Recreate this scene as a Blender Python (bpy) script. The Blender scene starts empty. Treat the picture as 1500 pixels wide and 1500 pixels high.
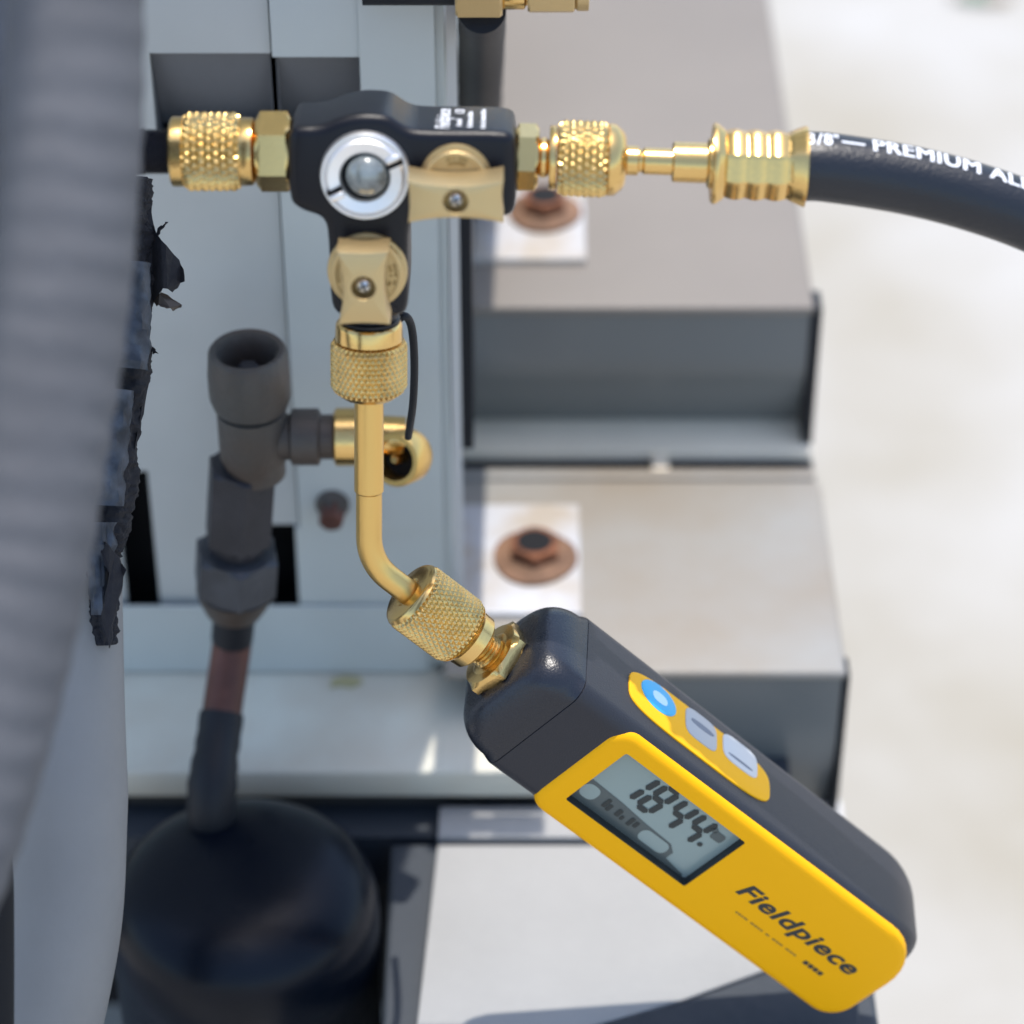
import bpy, bmesh, math, random
from mathutils import Vector as V, Matrix, noise
random.seed(7)
sc = bpy.context.scene
C = sc.collection
R = math.radians
PI = math.pi

# ---------------------------------------------------------------- camera
PITCH = R(38)
T = V((0, 0, .50))                       # point in focus
DIST = .729
RX = V((1, 0, 0)); UP = V((0, math.sin(PITCH), math.cos(PITCH))); FW = V((0, math.cos(PITCH), -math.sin(PITCH)))
CAM = T - FW * DIST
S0 = .2625 / 1500                        # metres per photo pixel at the focus distance
cd = bpy.data.cameras.new('camera'); cam = bpy.data.objects.new('camera', cd); C.objects.link(cam)
cam.location = CAM
cam.rotation_euler = (PI / 2 - PITCH, 0, 0)
cd.lens = 100; cd.sensor_width = 36; cd.clip_start = .02; cd.clip_end = 400
cd.dof.use_dof = True; cd.dof.focus_distance = DIST + .006; cd.dof.aperture_fstop = 7.4
sc.camera = cam

# ---------------------------------------------------------------- light
SUN = V((.04, .18, .98)).normalized()    # towards the sun: high, behind the unit
w = bpy.data.worlds.new('World'); sc.world = w; w.use_nodes = True
nt = w.node_tree; bg = nt.nodes['Background']
sky = nt.nodes.new('ShaderNodeTexSky'); sky.sky_type = 'NISHITA'; sky.sun_disc = False
sky.sun_elevation = math.asin(SUN.z); sky.sun_rotation = math.atan2(SUN.x, SUN.y)
sky.air_density = 1.0; sky.dust_density = 1.5
nt.links.new(sky.outputs[0], bg.inputs[0]); bg.inputs[1].default_value = .15
sd = bpy.data.lights.new('sun', 'SUN'); sd.energy = 2.0; sd.angle = R(.5); sd.color = (1, .95, .88)
so = bpy.data.objects.new('sun', sd); C.objects.link(so); so.rotation_euler = SUN.to_track_quat('Z', 'Y').to_euler()
sc.view_settings.view_transform = 'Standard'; sc.view_settings.look = 'None'
sc.view_settings.exposure = 1.0; sc.view_settings.gamma = 1
sc.cycles.use_denoising = True
sc.cycles.max_bounces = 8

# ---------------------------------------------------------------- materials
def mat(name, col, rough=.5, metal=0, bump=0, bscale=800, var=0, vscale=60, var2=None, spec=.5, coat=0):
    m = bpy.data.materials.new(name); m.use_nodes = True
    n = m.node_tree; b = n.nodes['Principled BSDF']
    b.inputs['Base Color'].default_value = (*col, 1)
    b.inputs['Roughness'].default_value = rough; b.inputs['Metallic'].default_value = metal
    b.inputs['Specular IOR Level'].default_value = spec
    if coat: b.inputs['Coat Weight'].default_value = coat; b.inputs['Coat Roughness'].default_value = .15
    geo = n.nodes.new('ShaderNodeNewGeometry')
    if var:
        t = n.nodes.new('ShaderNodeTexNoise'); t.inputs['Scale'].default_value = vscale; t.inputs['Detail'].default_value = 5
        n.links.new(geo.outputs['Position'], t.inputs['Vector'])
        r = n.nodes.new('ShaderNodeValToRGB'); r.color_ramp.elements[0].position = .35; r.color_ramp.elements[1].position = .65
        a = [c * (1 - var) for c in col] if var2 is None else var2
        r.color_ramp.elements[0].color = (*a, 1); r.color_ramp.elements[1].color = (*col, 1)
        n.links.new(t.outputs[0], r.inputs[0]); n.links.new(r.outputs[0], b.inputs['Base Color'])
    if bump:
        t = n.nodes.new('ShaderNodeTexNoise'); t.inputs['Scale'].default_value = bscale; t.inputs['Detail'].default_value = 4
        n.links.new(geo.outputs['Position'], t.inputs['Vector'])
        q = n.nodes.new('ShaderNodeBump'); q.inputs['Strength'].default_value = bump; q.inputs['Distance'].default_value = .0006
        n.links.new(t.outputs[0], q.inputs['Height']); n.links.new(q.outputs[0], b.inputs['Normal'])
        mr = n.nodes.new('ShaderNodeMapRange'); mr.inputs['To Min'].default_value = max(.03, rough * .8); mr.inputs['To Max'].default_value = min(1, rough * 1.25)
        n.links.new(t.outputs[0], mr.inputs[0]); n.links.new(mr.outputs[0], b.inputs['Roughness'])
    return m
M = dict(
    brass=mat('brass', (.79, .53, .20), .22, 1, .06, 900, .05, 90),
    brass_satin=mat('satin_brass', (.76, .50, .17), .33, 1, .05, 900),
    brass_knurl=mat('knurled_brass', (.78, .54, .21), .27, 1, .1, 1500, .18, 200),
    brass_matte=mat('matte_champagne_brass', (.60, .44, .215), .38, .8, .25, 2500),
    brass_dull=mat('dull_brass', (.45, .30, .12), .4, 1, .3, 900, .4, 120),
    anod=mat('black_anodised', (.005, .005, .008), .34, 0, .12, 3000, 0, spec=.32),
    steel=mat('polished_steel', (.92, .90, .88), .42, 1, .08, 1500),
    steel_dark=mat('dark_steel', (.35, .34, .33), .3, 1),
    lens=mat('sight_lens', (.30, .33, .31), .06, 0, .0, 100, .75, 140, spec=.9, coat=.6),
    black=mat('black_rubber', (.010, .012, .016), .5, 0, .15, 1500, spec=.3),
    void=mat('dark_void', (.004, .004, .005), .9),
    gauge_body=mat('charcoal_plastic', (.018, .019, .026), .40, 0, .22, 2200, spec=.45),
    gauge_cap=mat('charcoal_rubber', (.014, .016, .023), .28, 0, .2, 1600, spec=.5),
    yellow=mat('yellow_plastic', (1.0, .47, .0), .5, 0, .08, 2500, spec=.2),
    yellow2=mat('yellow_overlay', (.95, .47, .002), .5, 0, .08, 2500, spec=.25),
    lcd=mat('display_glass', (.285, .35, .32), .16, 0),
    lcd_mid=mat('display_band', (.085, .105, .10), .3),
    seg=mat('display_segment', (.022, .03, .03), .4),
    ink=mat('dark_ink', (.025, .03, .03), .5),
    ink_soft=mat('faint_ink', (.38, .20, .02), .5),
    blue=mat('blue_button', (.02, .42, .75), .3),
    pale_blue=mat('pale_blue_print', (.55, .80, .92), .4),
    btn=mat('grey_button', (.44, .45, .455), .35),
    btn2=mat('light_button', (.60, .605, .60), .35),
    btn_mark=mat('button_print', (.18, .20, .24), .5),
    white=mat('white_print', (.85, .86, .88), .5),
    hose=mat('hose_rubber', (.012, .014, .019), .34, 0, .35, 1200, spec=.5),
    panel=mat('grey_paint', (.52, .53, .50), .45, 0, .05, 600, .08, 25),
    panel2=mat('grey_paint_light', (.53, .56, .53), .45, 0, .05, 600, .06, 25),
    flange=mat('pale_paint', (.60, .59, .57), .5),
    pan=mat('base_pan_paint', (.68, .69, .59), .5, 0, .05, 600, .10, 22, (.58, .54, .44)),
    lid=mat('weathered_white_paint', (.295, .288, .268), .5, 0, .15, 300, .18, 16, (.262, .225, .178)),
    lid_brown=mat('weathered_beige_paint', (.225, .197, .168), .5, 0, .1, 300, .1, 10),
    strip=mat('clean_beige_paint', (.93, .81, .63), .5, 0, .1, 300, .08, 30),
    face=mat('shade_grey_front', (.155, .165, .162), .3, 0, .05, 300),  # shade put into the colour: fronts made darker than the lids
    washer_white=mat('white_plate_paint', (.50, .50, .51), .45, 0, .2, 400, .25, 60, (.42, .36, .29)),
    rust=mat('rust', (.24, .085, .035), .8, 0, .6, 500, .5, 160),
    rust_ring=mat('rust_washer', (.24, .13, .075), .8, 0, .5, 500, .4, 120),
    copper=mat('aged_copper', (.15, .062, .045), .5, .35, .25, 400, .45, 70),
    old=mat('tarnished_metal', (.072, .069, .063), .5, .2, .4, 500, .35, 45, (.085, .064, .050)),
    nut_grey=mat('blue_grey_zinc', (.060, .066, .078), .4, .3, .3, 500, .35, 80),
    old_dark=mat('dirty_dark_metal', (.035, .035, .042), .45, .3, .4, 500, .3, 80),
    foam=mat('grey_foam', (.112, .112, .118), .75, 0, .3, 300, .15, 30),
    pipe=mat('grey_plastic_pipe', (.26, .255, .245), .6, 0, .1, 300, .1, 25),
    canister=mat('black_enamel', (.002, .004, .009), .30, 0, .15, 200, spec=.2),
    speck=mat('paint_chip', (.13, .14, .15), .6),
    tar=mat('torn_black_foam', (.010, .010, .014), .8, 0, .8, 400),
    tape=mat('silver_grey_tape', (.16, .19, .24), .4, .2, .9, 260, .6, 180),
    recess_shade=mat('shadow_dark_grey', (.15, .155, .165), .6, 0, .05, 600, .15, 30),  # darker than the panel grey, standing in for a cast shadow
    skirt=mat('brown_black_paint', (.060, .055, .050), .6, 0, .1, 300, .15, 30),
    ochre=mat('ochre_residue', (.42, .38, .20), .8),
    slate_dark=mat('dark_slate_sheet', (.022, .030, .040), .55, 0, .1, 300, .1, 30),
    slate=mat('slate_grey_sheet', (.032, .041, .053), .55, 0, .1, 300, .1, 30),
    stone=mat('white_slab', (.375, .37, .355), .8, 0, .3, 300, .06, 30),
    ground=mat('pale_concrete', (.455, .445, .42), .9, 0, .5, 60, .26, 3.6, (.335, .305, .245)),
    leaf=mat('green_leaf', (.02, .22, .08), .5),
    dry=mat('dry_leaf', (.30, .22, .13), .8),
)

# ---------------------------------------------------------------- placement helpers
def P(px, py, d=0.):                      # the place seen at a photo pixel, d metres past the focus plane
    q = (DIST + d) / DIST
    return T + RX * ((px - 750) * S0 * q) + UP * ((750 - py) * S0 * q) + FW * d
def ray(px, py): return (P(px, py, 0) - CAM)
def onplane(px, py, p0, n):
    r = ray(px, py); return CAM + r * ((p0 - CAM).dot(n) / r.dot(n))
def PY(px, py, y): return onplane(px, py, V((0, y, 0)), V((0, 1, 0)))
def PZ(px, py, z): return onplane(px, py, V((0, 0, z)), V((0, 0, 1)))
def K(d): return S0 * (DIST + d) / DIST
def depth(p): return (p - CAM).dot(FW) - DIST

# ---------------------------------------------------------------- object helpers
def root(name, label, cat, loc, group=None):
    o = bpy.data.objects.new(name, None); C.objects.link(o); o.location = loc; o.empty_display_size = .01
    o['label'] = label; o['category'] = cat
    if group: o['group'] = group
    return o
def wloc(o):
    l = V((0, 0, 0))
    while o: l += o.location; o = o.parent
    return l
def obj(name, bm, m, parent=None, smooth=35, label=None, kind=None):
    me = bpy.data.meshes.new(name)
    bm.normal_update()
    off = wloc(parent) if parent else V((0, 0, 0))
    if off.length: bmesh.ops.translate(bm, verts=bm.verts, vec=-off)
    for f in bm.faces: f.smooth = smooth > 0
    bm.to_mesh(me); bm.free()
    if smooth > 0: me.set_sharp_from_angle(angle=R(smooth))
    me.materials.append(M[m])
    o = bpy.data.objects.new(name, me); C.objects.link(o); o.parent = parent
    if label: o['label'] = label
    if kind: o['kind'] = kind
    return o
def tag(o, label, cat, group=None):
    o['label'] = label; o['category'] = cat
    if group: o['group'] = group
    return o
def frame(o, z, x):                       # matrix: local z along z, local x as near x as possible
    z = z.normalized(); y = z.cross(x).normalized(); x = y.cross(z)
    m = Matrix((x, y, z)).transposed().to_4x4(); m.translation = o; return m
def lathe(bm, F, prof, seg=48, rot=0, cap=True, rad=None, flat=False):
    rings = []
    for (t, r) in prof:
        ring = []
        for k in range(seg):
            a = rot + 2 * PI * k / seg
            rr = rad(t, a, r) if rad else r
            ring.append(bm.verts.new(F @ V((rr * math.cos(a), rr * math.sin(a), t))))
        rings.append(ring)
    for i in range(len(rings) - 1):
        for k in range(seg):
            j = (k + 1) % seg
            bm.faces.new((rings[i][k], rings[i][j], rings[i + 1][j], rings[i + 1][k]))
    if cap:
        bm.faces.new(rings[0][::-1]); bm.faces.new(rings[-1])
    return rings
def L(F, prof, seg=48, rot=0, cap=True, rad=None):
    bm = bmesh.new(); lathe(bm, F, prof, seg, rot, cap, rad)
    bmesh.ops.recalc_face_normals(bm, faces=bm.faces); return bm
def hexprof(t0, t1, r, c=.0012):
    return [(t0, r * .90), (t0 + c * .6, r), (t1 - c * .6, r), (t1, r * .90)]
def hexbm(F, t0, t1, r, rot):
    bm = bmesh.new()
    # a turned hexagon: the corners are cut by a cone at both ends
    seg = 72
    ap = r * math.cos(PI / 6)
    def rad(t, a, rr):
        b = (a - rot) % (PI / 3) - PI / 6
        h = ap / math.cos(b)
        return min(h, rr)
    c = r * .10
    prof = [(t0, ap * .94), (t0 + c * .15, ap * .985), (t0 + c, r), (t0 + c * 1.4, r * 1.01), (t1 - c * 1.4, r * 1.01), (t1 - c, r), (t1 - c * .15, ap * .985), (t1, ap * .94)]
    lathe(bm, F, prof, seg, rot, True, rad)
    bmesh.ops.recalc_face_normals(bm, faces=bm.faces); return bm
def knurl(F, t0, t1, r, n, dep, cham=.0012, straight=False, res=9):
    pitch = 2 * PI * r / n
    seg = n * res; m = max(8, int((t1 - t0) / pitch * res))
    L_ = t1 - t0
    prof = [(t0 - .0001, r * .86)] + [(t0 + L_ * i / m, r) for i in range(m + 1)] + [(t1 + .0001, r * .86)]
    def rad(t, a, rr):
        if rr < r * .99: return rr
        u = a * n / (2 * PI); v = (t - t0) / pitch * .62
        f = lambda x: 1 - abs(2 * (x % 1) - 1)
        h = min(f(u + v), f(u - v))
        h = min(h * 1.25, .92)
        e = min((t - t0), (t1 - t)) / cham
        base = r - max(0, 1 - e) * cham * .6
        return base - dep * (1 - h)
    return L(F, prof, seg, 0, True, rad)
def box(bm, a, b, M4=None, bev=0, seg=2):
    vs = [V((x, y, z)) for x in (a[0], b[0]) for y in (a[1], b[1]) for z in (a[2], b[2])]
    v = [bm.verts.new(M4 @ q if M4 else q) for q in vs]
    fs = [bm.faces.new([v[i] for i in f]) for f in ((0, 1, 3, 2), (4, 6, 7, 5), (0, 4, 5, 1), (2, 3, 7, 6), (0, 2, 6, 4), (1, 5, 7, 3))]
    bmesh.ops.recalc_face_normals(bm, faces=fs)
    if bev:
        es = list({e for f in fs for e in f.edges})
        bmesh.ops.bevel(bm, geom=es, offset=bev, segments=seg, affect='EDGES', profile=.5)
def B(a, b, M4=None, bev=0, seg=2):
    bm = bmesh.new(); box(bm, a, b, M4, bev, seg); return bm
def prism(poly, F, h0, h1, bev=0, seg=2, cap=True):
    bm = bmesh.new()
    lo = [bm.verts.new(F @ V((x, y, h0))) for x, y in poly]; hi = [bm.verts.new(F @ V((x, y, h1))) for x, y in poly]
    n = len(poly)
    top = bm.faces.new(hi); bm.faces.new(lo[::-1])
    for i in range(n): bm.faces.new((lo[i], lo[(i + 1) % n], hi[(i + 1) % n], hi[i]))
    bmesh.ops.recalc_face_normals(bm, faces=bm.faces)
    if bev:
        es = [e for e in bm.edges if e in set(top.edges)]
        bmesh.ops.bevel(bm, geom=es, offset=bev, segments=seg, affect='EDGES', profile=.5)
    return bm
def quadslab(pts, thick, n, bev=0):       # a sheet from world corner points, thickness against n
    bm = bmesh.new(); n = n.normalized()
    hi = [bm.verts.new(p) for p in pts]; lo = [bm.verts.new(p - n * thick) for p in pts]
    k = len(pts); bm.faces.new(hi); bm.faces.new(lo[::-1])
    for i in range(k): bm.faces.new((lo[i], lo[(i + 1) % k], hi[(i + 1) % k], hi[i]))
    bmesh.ops.recalc_face_normals(bm, faces=bm.faces)
    if bev: bmesh.ops.bevel(bm, geom=list(bm.edges), offset=bev, segments=2, affect='EDGES', profile=.5)
    return bm
def spline(pts, n=12):
    out = []; p = [pts[0] * 2 - pts[1]] + list(pts) + [pts[-1] * 2 - pts[-2]]
    for i in range(1, len(p) - 2):
        for k in range(n):
            t = k / n; a, b, c, d = p[i - 1:i + 3]
            out.append(.5 * ((2 * b) + (c - a) * t + (2 * a - 5 * b + 4 * c - d) * t * t + (3 * b - a - 3 * c + d) * t ** 3))
    out.append(p[-2].copy()); return out
def frames(path, ref=V((0, 0, 1))):
    fs = []; prev = None; s = 0
    for i, p in enumerate(path):
        t = (path[min(i + 1, len(path) - 1)] - path[max(i - 1, 0)]).normalized()
        if prev is None: x = (ref - t * ref.dot(t)).normalized()
        else: x = (prev - t * prev.dot(t)).normalized()
        prev = x
        if i: s += (p - path[i - 1]).length
        fs.append((p, x, t.cross(x), t, s))
    return fs
def tube(path, r, seg=32, ref=V((0, 0, 1)), cap=True, rf=None):
    bm = bmesh.new(); rings = []
    for i, (p, x, y, t, s) in enumerate(frames(path, ref)):
        ring = []
        for k in range(seg):
            a = 2 * PI * k / seg
            rr = rf(s, a, i / (len(path) - 1)) if rf else r
            ring.append(bm.verts.new(p + (x * math.cos(a) + y * math.sin(a)) * rr))
        rings.append(ring)
    for i in range(len(rings) - 1):
        for k in range(seg):
            j = (k + 1) % seg; bm.faces.new((rings[i][k], rings[i][j], rings[i + 1][j], rings[i + 1][k]))
    if cap: bm.faces.new(rings[0][::-1]); bm.faces.new(rings[-1])
    bmesh.ops.recalc_face_normals(bm, faces=bm.faces)
    return bm
def rrect(hx, hy, r, n=6, pw=None):
    pts = []
    for cx, cy, a0 in ((hx - r, hy - r, 0), (-hx + r, hy - r, PI / 2), (-hx + r, -hy + r, PI), (hx - r, -hy + r, 1.5 * PI)):
        for k in range(n + 1):
            a = a0 + PI / 2 * k / n; pts.append((cx + r * math.cos(a), cy + r * math.sin(a)))
    return pts
def strip(bm, a, b):
    n = len(a)
    for i in range(n): bm.faces.new((a[i], a[(i + 1) % n], b[(i + 1) % n], b[i]))
def text_bm(s, F, h, width=None, shear=0, bold=0, sub=0, align='LEFT', ext=0, mapf=None):
    cu = bpy.data.curves.new('t', 'FONT'); cu.body = s; cu.size = 1; cu.shear = shear; cu.offset = bold; cu.align_x = align
    cu.resolution_u = 4; cu.space_character = 1.06
    o = bpy.data.objects.new('t', cu); C.objects.link(o); dg = bpy.context.evaluated_depsgraph_get()
    me = bpy.data.meshes.new_from_object(o.evaluated_get(dg)); bpy.data.objects.remove(o); bpy.data.curves.remove(cu)
    bm = bmesh.new(); bm.from_mesh(me); bpy.data.meshes.remove(me)
    x0 = min(v.co.x for v in bm.verts); x1 = max(v.co.x for v in bm.verts)
    ky = h / .70; kx = ky if width is None else width / (x1 - x0)
    for v in bm.verts: v.co = V(((v.co.x - (x0 if width else 0)) * kx, v.co.y * ky, 0))
    if sub:
        bmesh.ops.triangulate(bm, faces=bm.faces); bmesh.ops.subdivide_edges(bm, edges=[e for e in bm.edges if e.calc_length() > sub], cuts=2)
    for v in bm.verts: v.co = mapf(v.co) if mapf else F @ v.co
    return bm
def plate_shapes(shapes, F, z=0.):
    bm = bmesh.new()
    for poly in shapes:
        bm.faces.new([bm.verts.new(F @ V((x, y, z))) for x, y in poly])
    return bm

# ================================================================ STRUCTURE: the ground
Yp = PY(535, 250, 0).y * 0 + P(535, 250, .080).y         # front of the cabinet panel
bm = bmesh.new()
bmesh.ops.create_grid(bm, x_segments=60, y_segments=60, size=400)
for v in bm.verts: v.co.z = 0
g = obj('ground', bm, 'ground', None, 0); g['kind'] = 'structure'

# ================================================================ condensing unit cabinet
zt = T.z
cab = root('condenser_cabinet', 'grey painted condenser cabinet with a vertical seam and pale bottom rail behind the valve', 'cabinet', (PY(400, 700, Yp + .1).x, Yp + .1, 0))
pl, pm, pr = PY(150, 400, Yp).x - .45, PY(411, 300, Yp).x, PY(641, 300, Yp).x
zb = PY(600, 985, Yp).z; zb1 = PY(300, 886, Yp).z
TOPR, TOPL = zt + .56, zt + 1.4  # heights out of view, set by how far the cabinet should shade
# added shallow pocket, coloured dark to stand for the shadow behind the valve top
zk0 = PY(400, 78, Yp).z; zk1 = PY(400, 215, Yp).z; xk0 = PY(222, 120, Yp).x; xk1 = PY(529, 120, Yp).x
F0 = Matrix.Identity(4)
def wallpiece(bm, x0, x1, z0, z1, y=Yp, t=.003): box(bm, (x0, y, z0), (x1, y + t, z1))
bm = bmesh.new()
c0x, c1x = PY(176, 790, Yp).x, PY(226, 790, Yp).x
wallpiece(bm, pl, c0x, zb1, TOPL); wallpiece(bm, c0x, c1x, PY(200, 690, Yp).z, TOPL); wallpiece(bm, c1x, xk0, zb1, TOPL)
xq = PY(392, 820, Yp).x; zq = PY(400, 768, Yp).z; wallpiece(bm, xk0, xq, zb1, zk1); wallpiece(bm, xq, pm - .0003, zq, zk1); wallpiece(bm, xk0, pm - .0003, zk0, TOPL)
obj('side_panel', bm, 'panel', cab, 0)
bm = bmesh.new()
y2 = Yp - .0022
wallpiece(bm, pm + .0003, xk1, zk0, TOPR, y2); wallpiece(bm, pm + .0003, xk1, PY(430, 768, Yp).z, zk1, y2)
wallpiece(bm, xk1, pr, PY(430, 768, Yp).z, TOPR, y2 - .0006)
xh = PY(436, 820, Yp).x
wallpiece(bm, xh, pr, zb + .006, PY(430, 768, Yp).z, y2)
box(bm, (xh + .004, y2, zb), (pr - .004, y2 + .003, zb + .006))
obj('corner_panel', bm, 'panel2', cab, 0, label='lighter grey corner panel overlapping the seam')
# back of the added shade pocket: slopes inward towards its foot
bm = bmesh.new()
for (xa, xb) in ((xk0, pm - .001), (pm + .001, xk1)):
    v = None
    for i in range(13):
        t = i / 12; z = zk0 + (zk1 - .001 - zk0) * t; y = Yp + .0032 + .012 * t ** 1.2
        r_ = (bm.verts.new(V((xa, y, z))), bm.verts.new(V((xb, y, z))))
        if v: bm.faces.new((v[0], v[1], r_[1], r_[0]))
        v = r_
    box(bm, (xa - .002, Yp + .0035, zk1 - .004), (xa - .0002, Yp + .06, zk0)); box(bm, (xb + .0002, Yp + .0035, zk1 - .004), (xb + .002, Yp + .06, zk0))
obj('shade_recess', bm, 'recess_shade', cab, 0, label='shallow pocket coloured dark in place of a shadow')
obj('cabinet_core', B((pl, Yp + .0175, .16), (pr, Yp + .5, TOPR - .0045)), 'void', cab, 0)
obj('top_cap', B((pl, Yp + .0031, TOPR - .004), (pr + .0027, Yp + .49, TOPR - .0001)), 'panel2', cab, 0)
bm = B((pl, Yp + .0035, TOPR), (pm + .01, Yp + .5, TOPL - .003)); obj('unseen_shade_block', bm, 'panel', cab, 0)  # unseen tall box, added to shade the conduit and pipes at left
obj('side_wall', B((pr, Yp + .002, .16), (pr + .0025, Yp + .5, TOPR - .0045)), 'panel2', cab, 0)
# pale corner flange
xf = PY(668, 100, Yp).x
obj('corner_flange', B((pr + .003, Yp + .008, zb), (xf, Yp + .012, TOPR - .002)), 'flange', cab, 0, label='pale narrow corner flange')
obj('gap_shade', B((xf, Yp + .015, PY(680, 700, Yp).z), (xf + .0035, Yp + .05, PY(680, 330, Yp).z)), 'black', cab, 0)  # black strip colours in the dark gap between cabinet and housings
# bottom rail, ledge, lip
zl = PY(300, 985, Yp - .004).z
zr0 = PY(300, 889, Yp - .004).z
xl0, xl1 = pl, PY(800, 1050, Yp).x
obj('bottom_rail', B((xl0, Yp - .004, zl), (PY(640, 930, Yp).x - .003, Yp - .0028, zr0), None, .0004), 'panel2', cab, 0)
yl = PZ(300, 1128, zl).y
obj('base_pan', B((xl0, yl, zl - .012), (xl1, Yp + .03, zl - .0006), None, .0015, 3), 'pan', cab, label='pale greenish grey ledge of the base pan')
yy = yl + .006
z3 = PY(700, 1178, yl + .006).z
obj('pan_skirt', B((xl0, yy, z3 + .0002), (xl1 - .002, yy + .02, zl - .0125)), 'skirt', cab, 0)
# small ochre residue on ledge
bm = quadslab([PZ(486, 994, zl), PZ(505, 989, zl), PZ(528, 992, zl), PZ(531, 1000, zl), PZ(516, 1007, zl), PZ(497, 1004, zl), PZ(484, 1007, zl)], .0003, V((0, 0, 1)))
obj('rust_stain', bm, 'ochre', cab, 0)
# screw on the corner panel
pb = PY(487, 738, y2)
kb = K(depth(pb))
Fb = frame(pb, V((0, -1, -.1)), RX)
bo = obj('bolt', L(Fb, [(-.002, 25 * kb), (.001, 25 * kb), (.0025, 21 * kb), (.0027, 18 * kb), (.0052, 17 * kb), (.0062, 13 * kb)]), 'old', cab)
obj('bolt_head', hexbm(Fb, .0028, .0085, 19 * kb, .2), 'copper', bo, label='coppery hexagonal screw head')

# ================================================================ pale stepped housings to the right
def bolt(pc, rpx, parent, n=V((0, 0, 1))):
    k = K(depth(pc)); Fq = frame(pc, n, RX)
    a = obj('washer', L(Fq, [(0, rpx * k), (.0012, rpx * k * .99), (.0020, rpx * k * .80), (.0032, rpx * k * .64)], 40, rad=lambda t, a, r: r * (1 + .03 * math.sin(3 * a + 1))), 'rust_ring', parent)
    obj('bolt_head', hexbm(Fq, .0030, .0075, rpx * k * .64, .5), 'rust', a)
    obj('bolt_socket', L(Fq, [(.0070, rpx * k * .42), (.0077, rpx * k * .42)], 24), 'void', a)
Yb1 = P(900, 450, .22).y
z1 = PY(900, 450, Yb1).z
xb0, xb1 = PY(655, 450, Yb1).x, PY(1193, 450, Yb1).x
z2 = PY(900, 622, Yb1 + .014).z
h1 = root('metal_housing', 'upper pale housing with dark front and a half hidden rusty bolt, behind the hose fittings', 'housing', ((xb0 + xb1) / 2, Yb1 + .1, 0))
obj('lid', B((xb0 + .006, Yb1, z1 - .0035), (xb1, Yb1 + .62, z1), None, .0012, 3), 'lid_brown', h1)
# the dark front rolls under towards its foot
def roll(x0, x1, y, zt_, zb_, inset=.03):
    bm = bmesh.new(); n = 14; a = []; b = []
    for i in range(n + 1):
        t = i / n; yy_ = y + .0015 + inset * max(0, t - .35) ** 1.6; z = zt_ + (zb_ - zt_) * t
        a.append(bm.verts.new(V((x0, yy_, z)))); b.append(bm.verts.new(V((x1, yy_, z))))
    c = bm.verts.new(V((x0, y + .3, zt_))); d = bm.verts.new(V((x0, y + .3, zb_))); e = bm.verts.new(V((x1, y + .3, zt_))); f = bm.verts.new(V((x1, y + .3, zb_)))
    for i in range(n): bm.faces.new((a[i], a[i + 1], b[i + 1], b[i]))
    bm.faces.new([c, d] + a[::-1]); bm.faces.new([e] + b + [f])
    bmesh.ops.recalc_face_normals(bm, faces=bm.faces); return bm
obj('front_sheet', roll(xb0, xb1 - .001, Yb1, z1 - .0036, z2 + .0012, .028), 'face', h1)
obj('end_trim', B((xb1 - .0006, Yb1 + .0008, z2 + .001), (xb1 + .003, Yb1 + .012, z1 - .001), None, .0008), 'black', h1)
obj('end_wall', B((xb1 - .001, Yb1 + .0125, .17), (xb1 + .0008, Yb1 + .6, z1 - .0037)), 'lid', h1, 0)
pc = PZ(783, 388, z1)
obj('mount_plate', B((PZ(693, 330, z1).x, pc.y, z1 - .001), (PZ(858, 360, z1).x, PZ(783, 285, z1).y, z1 + .0025), None, .0008), 'washer_white', h1)
bolt(PZ(797, 322, z1) + V((0, 0, .0026)), 54, h1)

Yb2 = PZ(900, 985, z2).y
xc0, xc1 = PY(650, 985, Yb2).x, PY(1240, 985, Yb2).x
zf2 = PY(1000, 1193, Yb2 + .012).z; z3 = PY(700, 1178, yl + .006).z
h2 = root('metal_housing', 'lower pale housing with large rusty bolt on a white plate, behind the yellow gauge', 'housing', ((xc0 + xc1) / 2, Yb2 + .06, 0))
yback = PZ(900, 702, z2).y
obj('lid', B((xc0, Yb2, z2 - .0035), (xc1, yback, z2), None, .0015, 3), 'lid', h2)
obj('front_sheet', roll(xc0 + .02, xc1 - .001, Yb2, z2 - .0036, zf2 + .0002, .024), 'face', h2)
obj('end_trim', B((xc1 - .0006, Yb2 + .0008, zf2 + .004), (xc1 + .0015, Yb2 + .01, z2 - .002), None, .0006), 'black', h2)
obj('end_wall', B((xc1 - .001, Yb2 + .0105, .17), (xc1 + .0008, yback, z2 - .0037)), 'lid', h2, 0)
obj('foot', B((xc1 - .003, Yb2 - .004, zf2 + .001), (xc1 + .004, Yb2 + .01, zf2 + .009), None, .001), 'flange', h2)
# rear rail with its two slots
xr1 = PZ(1190, 665, z2).x
ya, yb_, yc_ = PZ(900, 628, z2).y, PZ(900, 664, z2).y, PZ(900, 688, z2).y
obj('rear_rail', B((xc0 + .004, yb_, z2 - .006), (xr1, ya + .06, z2 + .001), None, .0008), 'strip', h2)
obj('rail_front', B((xc0 + .004, yback + .0004, z2 - .006), (xr1, yc_, z2 + .0006), None, .0008), 'lid', h2)
obj('slot', B((xc0 + .004, yc_ + .0002, z2 - .006), (PZ(955, 676, z2).x, yb_ - .0002, z2 - .003)), 'black', h2, 0)
obj('slot', B((PZ(980, 676, z2).x, yc_ + .0002, z2 - .006), (xr1, yb_ - .0002, z2 - .003)), 'black', h2, 0)
obj('slot_bridge', B((PZ(956, 676, z2).x, yc_ + .0002, z2 - .006), (PZ(979, 676, z2).x, yb_ - .0002, z2)), 'strip', h2, 0)
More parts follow.
